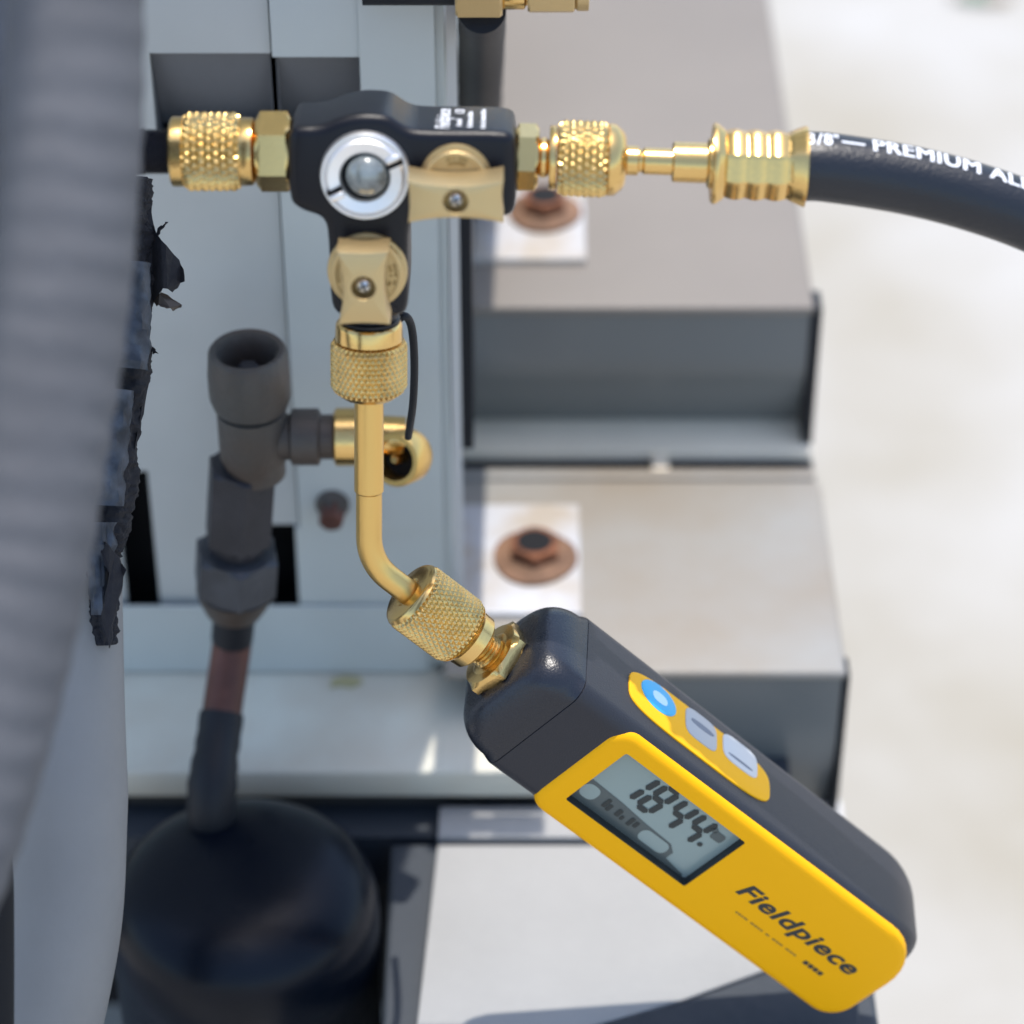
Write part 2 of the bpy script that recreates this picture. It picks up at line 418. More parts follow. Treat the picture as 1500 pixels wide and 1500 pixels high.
obj('mount_plate', B((PZ(672, 820, z2).x, PZ(760, 905, z2).y, z2 - .001), (PZ(850, 820, z2).x, PZ(760, 745, z2).y, z2 + .002), None, .0006), 'washer_white', h2)
bolt(PZ(783, 826, z2) + V((0, 0, .0021)), 62, h2)

# base slab under it, with the joint
h3 = root('base_slab', 'slate grey base slab with a thin dark joint under the housings and the white sheet', 'slab', (xc0 + .05, Yb2 - .05, 0))
yj0, yj1 = PZ(800, 1226, z3).y, PZ(800, 1235, z3).y
Ycan = yl - .052
_pc = PY(345, 1180, Ycan); rc = 200 * K(depth(_pc) + .02); xcr = _pc.x + rc + .0015
xs0, xs1 = pl, xc1 + .002
xs2 = PZ(1165, 1205, z3).x
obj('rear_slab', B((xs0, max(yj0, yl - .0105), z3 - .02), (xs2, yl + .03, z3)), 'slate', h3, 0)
obj('joint', B((xcr, yj1 + .0002, z3 - .02), (xs1, yj0 - .0002, z3 - .004)), 'black', h3, 0)
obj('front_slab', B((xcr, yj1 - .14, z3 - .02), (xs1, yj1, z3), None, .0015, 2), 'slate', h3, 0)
obj('plinth', B((xcr + .003, yj1 - .135, .0), (xs2 - .003, yl + .028, z3 - .0205)), 'stone', h3, 0)
zs = z3 + .0045
wr = quadslab([PZ(641, 1226, zs), PZ(644, 1180, zs), PZ(1160, 1180, zs), PZ(1160, 1226, zs)], .0042, V((0, 0, 1)), .0008)
wp = root('white_sheet', 'white sheet metal panel in two pieces lying on the slate base, lower middle', 'sheet', PZ(900, 1230, zs))
obj('rear_piece', wr, 'stone', wp)
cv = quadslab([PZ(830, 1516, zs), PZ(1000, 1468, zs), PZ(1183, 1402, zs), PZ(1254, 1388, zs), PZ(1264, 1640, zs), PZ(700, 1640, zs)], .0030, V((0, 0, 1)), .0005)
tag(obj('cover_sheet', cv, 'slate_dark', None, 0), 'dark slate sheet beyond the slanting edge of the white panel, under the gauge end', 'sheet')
obj('front_piece', quadslab([PZ(641, 1237, zs), PZ(1252, 1237, zs), PZ(1254, 1383, zs), PZ(1183, 1398, zs), PZ(1000, 1464, zs), PZ(830, 1512, zs), PZ(600, 1590, zs)], .0042, V((0, 0, 1)), .0008), 'stone', wp)

# ================================================================ service valve on the unit
sv = root('service_valve', 'tarnished service valve with open round cap and big hex nuts, left of the bent tube', 'valve', PY(355, 700, Yp - .03))
Ys = Yp - .045
Ycan = yl - .052
def svz(px, py): return PY(px, py, Ys)
Z = V((0, 0, 1))
pc = svz(362, 512); kc = K(depth(pc)); H = lambda px: px * kc / math.cos(PITCH)   # vertical pixels on a standing axis
Fc = frame(pc, -Z, RX)
obj('cap', L(Fc, [(.012, 40 * kc), (.003, 40 * kc), (.0002, 47 * kc), (0, 54 * kc), (.0010, 58 * kc), (H(32), 61 * kc), (H(62), 61 * kc), (H(76), 56 * kc), (H(80), 44 * kc)], 40), 'old', sv)
obj('cap_recess', L(Fc, [(.010, 39.5 * kc), (.0108, 38 * kc)], 24), 'old_dark', sv)
obj('stem', L(Fc, [(.0100, 18 * kc), (.0055, 16 * kc), (.005, 12 * kc)], 6), 'old_dark', sv)
obj('valve_body', L(Fc, [(H(80.5), 42 * kc), (H(84), 52 * kc), (H(150), 52 * kc), (H(160), 46 * kc), (H(178), 46 * kc)], 28), 'old', sv)
pn = svz(356, 668); Fn = frame(pn, svz(348, 800) - svz(356, 668), RX); kn = K(depth(pn))
obj('hex_nut', hexbm(Fn, H(12), H(128), 53 * kn, .35), 'old_dark', sv)
obj('neck', L(Fn, [(H(128), 40 * kn), (H(150), 40 * kn)], 28), 'old_dark', sv)
kf = K(depth(svz(348, 830)))
obj('flare_nut', hexbm(Fn, H(142), H(205), 65 * kf, .35), 'nut_grey', sv)
obj('flare_cone', L(Fn, [(H(205), 57 * kf), (H(216), 55 * kf), (H(240), 42 * kf), (H(243), 33 * kf)], 32), 'old', sv, label='paler tapered end of the flare nut')
# side port running right
ps = svz(405, 640); ks = K(depth(ps)); Fs = frame(ps, RX, Z)
obj('side_port', L(Fs, [(-.004, 34 * ks), (20 * ks, 34 * ks), (24 * ks, 42 * ks), (62 * ks, 42 * ks), (66 * ks, 33 * ks), (84 * ks, 33 * ks)], 32), 'old', sv)
obj('port_ring', L(Fs, [(84.5 * ks, 38 * ks), (88 * ks, 43 * ks), (120 * ks, 43 * ks), (124 * ks, 36 * ks), (150 * ks, 32 * ks), (190 * ks, 30 * ks)], 36), 'brass', sv, label='bright brass ring of the side port')
# open schrader port: faces the viewer, a little left
pe = svz(579, 637) + V((0, -.012, 0)); ke = K(depth(pe))
ax = V((-.42, -.86, .42)).normalized(); Fe = frame(pe, ax, RX)
ep = obj('open_port', L(Fe, [(-.010, 21 * ke), (-.010, 38 * ke), (-.0085, 41 * ke), (-.001, 41 * ke), (0, 38 * ke), (0, 31 * ke), (-.007, 30 * ke)], 40, cap=False), 'brass_satin', sv, label='round open brass port with a dark bore')
obj('bore', L(Fe, [(-.0065, 30.5 * ke), (-.0062, 30 * ke)], 28), 'void', ep)
obj('core_pin', L(Fe, [(-.006, 10 * ke), (-.001, 8 * ke), (0, 5 * ke)], 16), 'brass', ep)
# pipe from the flare nut down to the canister
p0, p1, p2, p3 = svz(344, 908), svz(339, 950), PY(323, 1060, Yp - .062), PY(310, 1183, Ycan + .020)
path = spline([svz(346, 880), p0, p1, p2, p3, p3 - V((0, -.001, .045))], 8)
kp = K(depth(p1))
cp = root('copper_pipe', 'old copper pipe with black tape around its lower half, entering the black canister', 'pipe', p3)
obj('pipe', tube(path, 29 * kp, 28), 'copper', cp)
tp = path[int(len(path) * .58):]
obj('tape_wrap', tube(tp, 0, 28, rf=lambda s, a, t: (32.5 + 3.5 * min(1, max(0, (t - .25) * 8)) + 1.0 * math.sin(s * 900)) * kp), 'black', cp)
obj('tape_collar', tube(spline([svz(345, 885), svz(340, 935)], 8), 30.5 * kp, 28), 'black', cp)

# ================================================================ black canister
pcn = PY(345, 1180, Ycan)
kq = K(depth(pcn) + .02); rc = 200 * kq
ctop = V((pcn.x, Ycan, pcn.z - .022))
can = root('canister', 'large black domed canister with paint chips in the bottom left corner', 'canister', V((ctop.x, ctop.y, 0)))
prof = []
for i in range(13):
    a = PI / 2 * i / 12; prof.append((rc * .60 * (1 - max(0, math.cos(a)) ** .74) if i < 12 else rc * .60, max(rc * math.sin(a) ** .74, .001)))
prof += [(rc * .60 + .012, rc), (rc * .60 + .013, rc * .985), (ctop.z, rc * .985)]
Fcan = frame(ctop, -Z, RX)
body = obj('shell', L(Fcan, prof, 72), 'canister', can, 50)
for (px, py, s) in ((458, 1277, 3), (478, 1296, 3), (484, 1350, 5), (268, 1416, 3)):
    # on the shell surface: march along the sight ray
    r = ray(px, py).normalized(); hit = None
    for q in range(600, 1100):
        p = CAM + r * (q / 1000)
        dz = ctop.z - p.z; rad_ = math.hypot(p.x - ctop.x, p.y - ctop.y)
        lim = rc if dz > rc * .60 else (rc * math.sqrt(max(0, 1 - (1 - dz / (rc * .60)) ** 2)) if dz > 0 else 0)
        if rad_ < lim: hit = p; break
    if hit:
        n_ = V((hit.x - ctop.x, hit.y - ctop.y, max(0, rc * .60 - (ctop.z - hit.z)))).normalized()
        Fk = frame(hit + n_ * .0006, n_, RX)
        obj('paint_chip', L(Fk, [(-.002, s * kq), (.0002, s * kq * .8)], 9, rad=lambda t, a, rr: rr * (1 + .3 * math.sin(2 * a + px))), 'speck', can)

# ================================================================ foam line-set, pipes on the left
def pathd(pts, n=14): return spline([P(x, y, d) for x, y, d in pts], n)
dC = -.14
conduit = obj('corrugated_conduit', tube(pathd([(112, -160, dC), (110, 60, dC), (104, 260, dC), (84, 480, dC), (56, 660, dC), (26, 850, dC), (-22, 1060, dC), (-80, 1250, dC), (-160, 1450, dC)], 30), 0, 48,
              rf=lambda s, a, t: (101 + (1.2 + noise.noise(V((s * 40, a, 0)))) * math.sin(s * 2 * PI / .0092 + 1.2 * noise.noise(V((s * 30, a * .8, 5)))) + 1.5 * noise.noise(V((s * 60, a * 2, 9)))) * K(dC)), 'foam')
tag(conduit, 'wide ribbed grey conduit nearest the camera, running down the left edge', 'conduit')
c2 = obj('corrugated_conduit', tube(pathd([(60, -160, -.05), (30, 40, -.05), (-40, 200, -.05), (-62, 330, -.05), (-52, 470, -.05), (-30, 640, -.05), (-20, 800, -.05)], 30), 0, 40,
        rf=lambda s, a, t: (68 + 1.5 * math.sin(s * 2 * PI / .0092)) * K(-.05)), 'foam')
tag(c2, 'second grey conduit curving at the far left edge behind the wide ribbed one', 'conduit')
lp = obj('plastic_pipe', tube(pathd([(112, 780, .02), (100, 900, .02), (92, 1050, .02), (88, 1200, .02), (80, 1350, .02), (52, 1500, .02), (20, 1660, .02)], 16), 0, 48,
        rf=lambda s, a, t: (62 + 36 * min(1, t * 2.2) ** .7) * K(.02)), 'pipe')
tag(lp, 'smooth grey pipe at lower left between the ribbed conduit and the black canister', 'pipe')
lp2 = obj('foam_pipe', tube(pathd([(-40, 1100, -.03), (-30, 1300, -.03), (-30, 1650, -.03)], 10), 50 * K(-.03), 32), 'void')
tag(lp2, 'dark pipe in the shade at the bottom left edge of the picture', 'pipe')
# torn insulation
ti = root('torn_insulation', 'torn black pipe insulation with silver tape scraps right of the wide ribbed conduit', 'insulation', P(180, 700, .0))
def jag(s, a, t):
    q = noise.noise(V((s * 160, math.cos(a) * 1.5, math.sin(a) * 1.5))) * 9 + noise.noise(V((s * 700, a * 2, 3))) * 5 + noise.noise(V((s * 2200, a * 7, 8))) * 3
    return (36 - 22 * max(0, t - .62) / .38 + q) * K(.01)
obj('foam_sleeve', tube(pathd([(184, 262, .01), (186, 340, .01), (184, 480, .01), (172, 620, .01), (158, 760, .01), (150, 850, .01), (154, 945, .01)], 34), 0, 64, rf=jag), 'tar', ti, 25)
def tapeseg(pts, r0, r1, seed, a0=-1.2, a1=2.2):
    bm = bmesh.new(); path = pathd(pts, 8); prev = None
    for i, (p, x, y, t, s) in enumerate(frames(path, RX)):
        row = []
        for k in range(13):
            a = a0 + (a1 - a0) * k / 12
            rr = (r0 + (r1 - r0) * i / len(path) + noise.noise(V((s * 260, a * 2, seed))) * 7) * K(0)
            row.append(bm.verts.new(p + (x * math.cos(a) - y * math.sin(a)) * rr - FW * .001))
        if prev:
            for k in range(12): bm.faces.new((prev[k], prev[k + 1], row[k + 1], row[k]))
        prev = row
    bmesh.ops.solidify(bm, geom=bm.faces[:], thickness=.0004); return bm
obj('tape_scrap', tapeseg([(186, 385, .0), (184, 450, .0), (178, 540, .0)], 36, 40, 1, -2.6, .6), 'tape', ti, 25, label='crumpled silver grey tape')
obj('tape_scrap', tapeseg([(164, 570, .0), (158, 640, .0), (150, 700, .0), (148, 740, .0)], 32, 34, 5, -2.6, .1), 'tape', ti, 25, label='crumpled silver grey tape')
obj('tape_scrap', tapeseg([(146, 765, .0), (146, 820, .0), (148, 900, .0)], 26, 14, 9, -2.6, .1), 'tape', ti, 25, label='crumpled silver grey tape')
def flap(pts, d, m, th=.0012):
    bm = bmesh.new(); n = len(pts)
    poly = []
    for i in range(n):
        a, b = pts[i], pts[(i + 1) % n]
        for k in range(4):
            t = k / 4; poly.append((a[0] + (b[0] - a[0]) * t + (random.uniform(-2.5, 2.5) if k else 0), a[1] + (b[1] - a[1]) * t + (random.uniform(-2.5, 2.5) if k else 0)))
    f_ = [bm.verts.new(P(x, y, d + .002 * math.sin(x * .15))) for x, y in poly]; b_ = [bm.verts.new(v.co + FW * th) for v in f_]
    bm.faces.new(f_); bm.faces.new(b_[::-1]); strip(bm, f_, b_)
    bmesh.ops.recalc_face_normals(bm, faces=bm.faces); return bm
obj('torn_flap', flap([(205, 285), (222, 300), (228, 340), (262, 380), (270, 412), (252, 428), (238, 422), (226, 440), (205, 430)], .008, 'tar'), 'tar', ti, 0)
obj('torn_flap', flap([(222, 436), (236, 428), (266, 446), (256, 454), (240, 450), (228, 446)], .009, 'old'), 'old', ti, 0)
obj('torn_fibre', flap([(220, 348), (236, 330), (246, 325), (234, 342), (226, 352)], .008, 'tar'), 'tar', ti, 0)
obj('torn_fibre', flap([(212, 505), (224, 508), (232, 518), (220, 516)], .008, 'tar'), 'tar', ti, 0)
obj('torn_flap', flap([(196, 545), (220, 500), (218, 560), (205, 620), (192, 700), (184, 640)], .009, 'tar'), 'tar', ti, 0)
obj('torn_flap', flap([(135, 780), (160, 800), (185, 835), (172, 880), (160, 950), (148, 900), (160, 840)], -.004, 'tar'), 'tar', ti, 0)

# ================================================================ valve manifold
TAU = R(24)
N = -(FW * math.cos(TAU) + UP * math.sin(TAU)); VV = UP * math.cos(TAU) - FW * math.sin(TAU)
dV = -.052
O = P(535, 254, dV); kv = K(dV)
FV = Matrix((RX, VV, N)).transposed().to_4x4(); FV.translation = O
def uv(px, py): return ((px - 535) * kv, (254 - py) * kv / math.cos(TAU))
def sm(poly, it=2):                       # round the corners of an outline
    for _ in range(it):
        q = []
        for i in range(len(poly)):
            a, b = poly[i], poly[(i + 1) % len(poly)]
            q += [(a[0] * .8 + b[0] * .2, a[1] * .8 + b[1] * .2), (a[0] * .2 + b[0] * .8, a[1] * .2 + b[1] * .8)]
        poly = q
    return poly
vm = root('valve_manifold', 'black three way valve with steel sight ring and two brass levers, top centre', 'valve', O)
k = kv
out = [uv(*p) for p in ((421, 192), (470, 192), (500, 180), (530, 174), (568, 176), (592, 192), (612, 198), (740, 198), (757, 208), (757, 306), (744, 320), (612, 320), (596, 330),
                        (596, 438), (588, 462), (492, 462), (478, 444), (478, 336), (468, 318), (440, 310), (421, 296))]
TH = .0225
bm = prism(sm(out), FV, -TH, -.0008, .0024, 4)
obj('body', bm, 'anod', vm, 30)
# lower neck under the down leg
Fd = frame(O + VV * uv(0, 462)[1] - N * (TH / 2), -VV, RX)
def mm(px): return px * k
obj('neck', L(Fd, [(-.003, mm(46)), (mm(10), mm(46)), (mm(12), mm(41)), (mm(20), mm(41)), (mm(22), mm(45)), (mm(27), mm(45))], 48), 'anod', vm)
# print on the top face of the right arm
Ft = Matrix((-VV * 0 + N * -1, RX * 1, VV)).transposed().to_4x4()
topz = uv(0, 198)[1] + .0002
def top_text(s, px, h, wd, off, bold=.0):
    # letters stand with their heads to the left, reading away from the viewer
    Fq = Matrix((-N, -RX, VV)).transposed().to_4x4()
    Fq.translation = O + RX * uv(px, 0)[0] + VV * (topz) - N * (.0032 + off)
    return text_bm(s, Fq, h, wd, .15, bold)
bm = top_text('Fieldpiece', 658, .0034, .0165, .0, .02); obj('brand_print', bm, 'white', vm, 0)
bm = top_text('13', 679, .0022, .0036, .0125, .03); obj('print_line', bm, 'white', vm, 0)
def marks(x, a, b, n, seed):
    rnd = random.Random(seed); bm = bmesh.new(); Fq = Matrix((-N, -RX, VV)).transposed().to_4x4()
    Fq.translation = O + RX * uv(x, 0)[0] + VV * topz - N * .0032
    for i in range(n):
        x0 = a + (b - a) * i / n; x1 = x0 + (b - a) / n * rnd.uniform(.5, .8)
        h = rnd.uniform(.0008, .0013)
        bm.faces.new([bm.verts.new(Fq @ V(q)) for q in ((x0, 0, 0), (x1, 0, 0), (x1, h, 0), (x0, h, 0))])
    return bm
obj('print_line', marks(676, .002, .008, 4, 1), 'white', vm, 0)
obj('print_line', marks(692, .001, .0145, 10, 2), 'white', vm, 0)
obj('print_line', marks(711, .0, .0165, 11, 3), 'white', vm, 0)
# hexes and knurled nuts on the axis of the cross arm
zax = -N * (TH / 2)
cyl = uv(0, 243)[1]
Fl = frame(O + VV * cyl + zax + RX * uv(421, 0)[0], -RX, -N)
Fr = frame(O + VV * uv(0, 250)[1] + zax + RX * uv(757, 0)[0], RX - UP * .034, -N)
obj('hex_collar', hexbm(Fl, -.0004, mm(50), mm(60), R(40)), 'brass', vm)
kn = obj('knurled_nut', knurl(Fl, mm(74), mm(157), mm(59), 28, mm(5.5)), 'brass_knurl', vm)
obj('nut_collar', L(Fl, [(mm(49), mm(30)), (mm(52), mm(44)), (mm(55), mm(50)), (mm(73), mm(51)), (mm(75), mm(50))], 56), 'brass', kn)
obj('nut_collar', L(Fl, [(mm(156), mm(50)), (mm(158), mm(52)), (mm(174), mm(52)), (mm(177), mm(48)), (mm(177.2), mm(30))], 56), 'brass', kn)
obj('hex_collar', hexbm(Fr, -.0004, mm(33), mm(50), R(8)), 'brass', vm)
obj('neck_ring', L(Fr, [(mm(32), mm(24)), (mm(34), mm(27)), (mm(37), mm(30)), (mm(43), mm(30)), (mm(47), mm(26)), (mm(50), mm(24))], 48), 'brass', vm)
# dark threaded stub the left nut is screwed on, from behind the conduit
st = obj('threaded_port', L(Fl, [(mm(176), mm(33))] + [(mm(178 + i * 2.2), mm(34 if i % 2 else 30.5)) for i in range(18)] + [(mm(330), mm(30))], 40), 'old_dark', None)
tag(st, 'dark threaded port screwed into the left knurled nut beside the ribbed conduit', 'port')
# steel ring and sight lens
Fq = frame(FV @ V((*uv(535, 256), 0)), N, RX)
rg = obj('sight_ring', L(Fq, [(-.0006, mm(66)), (.0012, mm(66)), (.0020, mm(64)), (.0020, mm(61)), (.0014, mm(59.5)), (.0018, mm(58)), (.0026, mm(54)), (.0022, mm(38)), (.0014, mm(35)), (-.0004, mm(35))], 72, cap=False), 'steel', vm, 30)
for sgn in (0, PI):
    a = R(24) + sgn
    Fk = frame(FV @ V((*uv(535, 256), 0)), N, RX) @ Matrix.Rotation(a, 4, 'Z')
    obj('slot', B((mm(37), mm(-4), .0018), (mm(60), mm(4), .00275)), 'void', rg, 0)if False else obj('slot', B((mm(37), mm(-3.4), .0016), (mm(61), mm(3.4), .00285), Fk), 'void', rg, 0)
    obj('slot_edge', B((mm(38), mm(4), .0016), (mm(60), mm(14), .0033), Fk, mm(3), 3), 'steel', rg)
obj('lens_well', L(Fq, [(-.0005, mm(36)), (.0004, mm(36))], 40), 'void', rg)
obj('sight_lens', L(frame(FV @ V((*uv(538, 254), 0)), N, RX), [(.0003, mm(31)), (.0020, mm(31)), (.0034, mm(27)), (.0044, mm(18)), (.0048, mm(8)), (.0049, .0001)], 48), 'lens', rg)
# levers
def lever(cx, cy, hw, hh, rot, h0, h1):
    Fk = frame(FV @ V((*uv(cx, cy), 0)), N, RX) @ Matrix.Rotation(rot, 4, 'Z')
    n = 14; outl = []
    cs = [(hw, -hh), (hw, hh), (-hw, hh), (-hw, -hh)]
    for i in range(4):
        a, b = cs[i], cs[(i + 1) % 4]; bow = (2.5, 8)[i % 2]
        for q in range(n):
            t = q / n; x = a[0] + (b[0] - a[0]) * t; y = a[1] + (b[1] - a[1]) * t; w_ = 4 * t * (1 - t) * bow
            if i % 2 == 0: x -= math.copysign(w_, a[0])
            else: y -= math.copysign(w_, a[1])
            outl.append((x, y))
    bm = bmesh.new(); rings = []
    hole = [(17.5 * math.cos(math.atan2(y, x)), 17.5 * math.sin(math.atan2(y, x))) for x, y in outl]
    def ring(pts, sc_, z): return [bm.verts.new(Fk @ V((mm(x - math.copysign(min(sc_, abs(x)), x)), mm(y - math.copysign(min(sc_, abs(y)), y)), z))) for x, y in pts]
    r = [ring(outl, 0, h0), ring(outl, 0, h1 - mm(3.2)), ring(outl, .9, h1 - mm(1)), ring(outl, 3.2, h1)]
    hr = [[bm.verts.new(Fk @ V((mm(x * 1.06), mm(y * 1.06), h1))) for x, y in hole], [bm.verts.new(Fk @ V((mm(x), mm(y), h1 - mm(2)))) for x, y in hole], [bm.verts.new(Fk @ V((mm(x), mm(y), h1 - .0045))) for x, y in hole]]
    allr = r + hr
    for a, b in zip(allr, allr[1:]): strip(bm, a, b)
    bm.faces.new(r[0])
    bm.faces.new(hr[-1])
    bmesh.ops.recalc_face_normals(bm, faces=bm.faces)
    lv = obj('lever', bm, 'brass_matte', vm, 30)
    Fh = frame(FV @ V((*uv(cx, cy), 0)), N, RX)
    obj('hole_shade', L(Fh, [(h1 - .0046, mm(17.3)), (h1 - .0036, mm(17.3))], 28), 'brass_dull', lv)
    sw = obj('screw', L(Fh, [(h1 - .0036, mm(12)), (h1 - .0022, mm(12)), (h1 - .0014, mm(9.5)), (h1 - .0010, mm(5)), (h1 - .0009, .00005)], 28), 'steel', lv, label='small cross head steel screw')
    for q in (0, PI / 2):
        box_ = B((mm(-8), mm(-1.6), h1 - .0016), (mm(8), mm(1.6), h1 - .00085), Fh @ Matrix.Rotation(q + .4, 4, 'Z'))
        obj('screw_slot', box_, 'void', lv, 0)
    return lv
def boss(cx, cy, r, h):
    Fk = frame(FV @ V((*uv(cx, cy), 0)), N, RX)
    o = obj('lever_boss', L(Fk, [(-.0006, mm(r + 6)), (.0003, mm(r + 5)), (.0004, mm(r)), (h - .0003, mm(r)), (h, mm(r - 2)), (h, mm(r - 7)), (h - .0003, mm(r - 8)), (h - .0003, .0001)], 64), 'brass_matte', vm, 30)
    bm = bmesh.new(); rnd = random.Random(int(cx))
    for side in (0, PI / 2, PI, 1.5 * PI):        # tiny raised rows of marks round the boss rim
        for q in range(9):
            a = side - .45 + q * .1
            for rr in (r - 13, r - 20):
                if rnd.random() < .25: continue
                Fm = Fk @ Matrix.Rotation(a, 4, 'Z'); box(bm, (mm(rr), mm(-1.3), h - .0003), (mm(rr + 4), mm(1.3), h - .0001), Fm)
    obj('boss_marks', bm, 'brass_dull', o, 0)
    return o
boss(668, 262, 47, .0028); lever(669, 268, 69, 32, 0, .0029, .0145)
boss(535, 392, 54, .0028); lever(533, 391, 57, 38, PI / 2, .0029, .0130)

# coupling on the hose side
hs = root('charging_hose', 'black rubber charging hose with brass fittings leaving to the right', 'hose', O + RX * uv(830, 0)[0] + VV * cyl)
obj('lock_ring', L(Fr, [(mm(48), mm(22)), (mm(48.4), mm(47)), (mm(50), mm(48)), (mm(58), mm(48)), (mm(60), mm(46)), (mm(60.2), mm(30))], 56), 'brass', hs)
nh = obj('knurled_nut', knurl(Fr, mm(62), mm(136), mm(57), 28, mm(4.8)), 'brass_knurl', hs)
obj('nut_shoulder', L(Fr, [(mm(135.6), mm(50)), (mm(136.5), mm(54)), (mm(146), mm(53)), (mm(158), mm(43)), (mm(162), mm(36)), (mm(162.5), mm(20))], 56), 'brass', nh)
obj('stem', L(Fr, [(mm(160), mm(18)), (mm(164), mm(22)), (mm(180), mm(22)), (mm(182), mm(18)), (mm(186), mm(17)), (mm(190), mm(20)), (mm(231), mm(20)), (mm(232), mm(16))], 48), 'brass', hs)
obj('sleeve', L(Fr, [(mm(231), mm(27)), (mm(233), mm(30)), (mm(282), mm(30)), (mm(283), mm(34)), (mm(286), mm(38)), (mm(289), mm(38)), (mm(291), mm(34)), (mm(292), mm(30))], 48), 'brass', hs)
# crimped octagonal ferrule
fe0, fe1 = mm(290), mm(430)
prof = [(fe0, mm(58)), (fe0 + mm(2), mm(62)), (fe0 + mm(5), mm(62))]
prof += [(fe0 + mm(8 + i * 1.5), mm(61 - i * 1.1)) for i in range(8)]
for i in range(30):
    t = i / 29; prof.append((fe0 + mm(20) + mm(90) * t, mm(51 + 3.8 * abs(math.sin(t * PI * 3)))))
prof += [(fe1 - mm(26 - i * 2.6), mm(52 + i * 1.15)) for i in range(9)] + [(fe1 - mm(1), mm(62)), (fe1, mm(58)), (fe1, mm(49)), (fe1 - mm(8), mm(48))]
def octo(t, a, r):
    b = (a - R(14)) % (PI / 4) - PI / 8
    flat = math.cos(PI / 8) / math.cos(b)
    mid = fe0 + mm(17) < t < fe1 - mm(24)
    return r * (flat if mid else (.5 + .5 * flat))
obj('ferrule', L(Fr, prof, 80, 0, False, octo), 'brass', hs, 28)
obj('ferrule_washer', L(Fr, [(fe0 - mm(.5), mm(30)), (fe0 - mm(.4), mm(57.5)), (fe0 + mm(2), mm(57.5))], 60), 'brass', hs)
# hose: starts on the axis, sags to the right
hp = Fr @ V((0, 0, fe1 - mm(8)))
dh = depth(hp)
pts = [hp, hp + (RX - UP * .05) * mm(45), P(1330, 264, dh + .002), P(1430, 290, dh + .004), P(1530, 327, dh + .007), P(1660, 392, dh + .01), P(1820, 540, dh + .02), P(1950, 760, dh + .03)]
hpath = spline(pts, 24)
rh = mm(51.5)
obj('hose_tube', tube(hpath, rh, 56, UP), 'hose', hs)
HF = frames(hpath, UP)
def wrap(s0, ang0):
    def f(c):
        s = s0 + c.x; i = 0
        while i < len(HF) - 2 and HF[i + 1][4] < s: i += 1
        a, b = HF[i], HF[i + 1]; t = (s - a[4]) / max(b[4] - a[4], 1e-9)
        p = a[0].lerp(b[0], t); x = a[1].lerp(b[1], t).normalized(); y = a[2].lerp(b[2], t).normalized()
        th = ang0 - c.y / rh
        return p + (x * math.cos(th) + y * math.sin(th)) * (rh + .00012)
    return f
# which side of the frame faces the viewer?
sgn = 1 if HF[3][2].dot(-FW) > 0 else -1
def hose_text(s, s0, h, wd, ang, bold=.02):
    f = wrap(s0, ang)
    g_ = (lambda c: f(V((c.x, c.y * sgn, 0))))
    def g2(c):
        ss = V((c.x, 0, 0)); base = f(ss) * 0
        return f(V((c.x, c.y * sgn, 0)))
    out = bmesh.new()
    for dx in ((0, .00018, .00036) if 'P' in s else (0,)):        # struck three times for a heavy face
        b1 = text_bm(s, None, h, wd, 0, bold, .0012, mapf=lambda c, dx=dx: f(V((c.x + dx, c.y * sgn, 0))) + (-FW + UP * .3) * dx * .12)
        me = bpy.data.meshes.new('t'); b1.to_mesh(me); b1.free(); out.from_mesh(me); bpy.data.meshes.remove(me)
    return out
a_ = sgn * R(58)
s8 = mm(8)
obj('hose_print', hose_text('3/8"', s8 + mm(2), .0043, mm(36), a_, .02), 'white', hs, 0)
obj('hose_print', hose_text('-', s8 + mm(42), .0048, mm(34), a_, .0), 'white', hs, 0)
obj('hose_print', hose_text('PREMIUM ALL-PURPOSE', s8 + mm(88), .0047, mm(415), a_, 0), 'white', hs, 0)

# ================================================================ bent adapter
ba = root('bent_adapter', 'bent brass adapter tube with a knurled nut on each end joining valve and gauge', 'adapter', P(540, 770, -.002))
Fk = frame(O + VV * uv(0, 490)[1] - N * (TH / 2) + RX * uv(532, 0)[0], -VV - RX * .02, RX)
obj('nut_collar', L(Fk, [(mm(-3), mm(30)), (mm(-2.5), mm(47)), (mm(0), mm(50)), (mm(3), mm(51)), (mm(25), mm(52)), (mm(27), mm(49)), (mm(28), mm(48))], 60), 'brass', ba)
obj('knurled_nut', knurl(Fk, mm(29), mm(108), mm(59.5), 38, mm(3.8), res=8), 'brass_knurl', ba)
obj('nut_taper', L(Fk, [(mm(27.6), mm(46)), (mm(29), mm(50))], 48), 'brass', ba)
obj('nut_base', L(Fk, [(mm(107), mm(54)), (mm(109), mm(53)), (mm(118), mm(42)), (mm(118), mm(26))], 60), 'brass', ba)
# gauge frame: solved so that the long axis recedes as in the photograph
dG = .0245
a3 = (RX * .749 - UP * .551 + FW * .367 + .03 * (RX * -.66 - UP * .58 + FW * .474)).normalized()
b3 = (RX * -.66 - UP * .58 + FW * .474); b3 = (b3 - a3 * b3.dot(a3)).normalized()
c3 = a3.cross(b3).normalized()
if c3.dot(FW) < 0: c3 = -c3
G0 = P(789, 1011, dG); kg = K(dG)
FG = Matrix((b3, c3, a3)).transposed().to_4x4(); FG.translation = G0
gm = lambda px: px * kg
nf = -258                                 # nut face, px along the axis
ptop = Fk @ V((0, 0, mm(112))); pstep = P(540, 757, 0)
lowz = Fk @ V((0, 0, mm(275)))
endp = FG @ V((0, 0, gm(nf + 14)))
obj('tube_sleeve', L(Fk, [(mm(100), mm(22.5)), (mm(278), mm(23.2)), (mm(281), mm(21))], 40), 'brass_satin', ba)
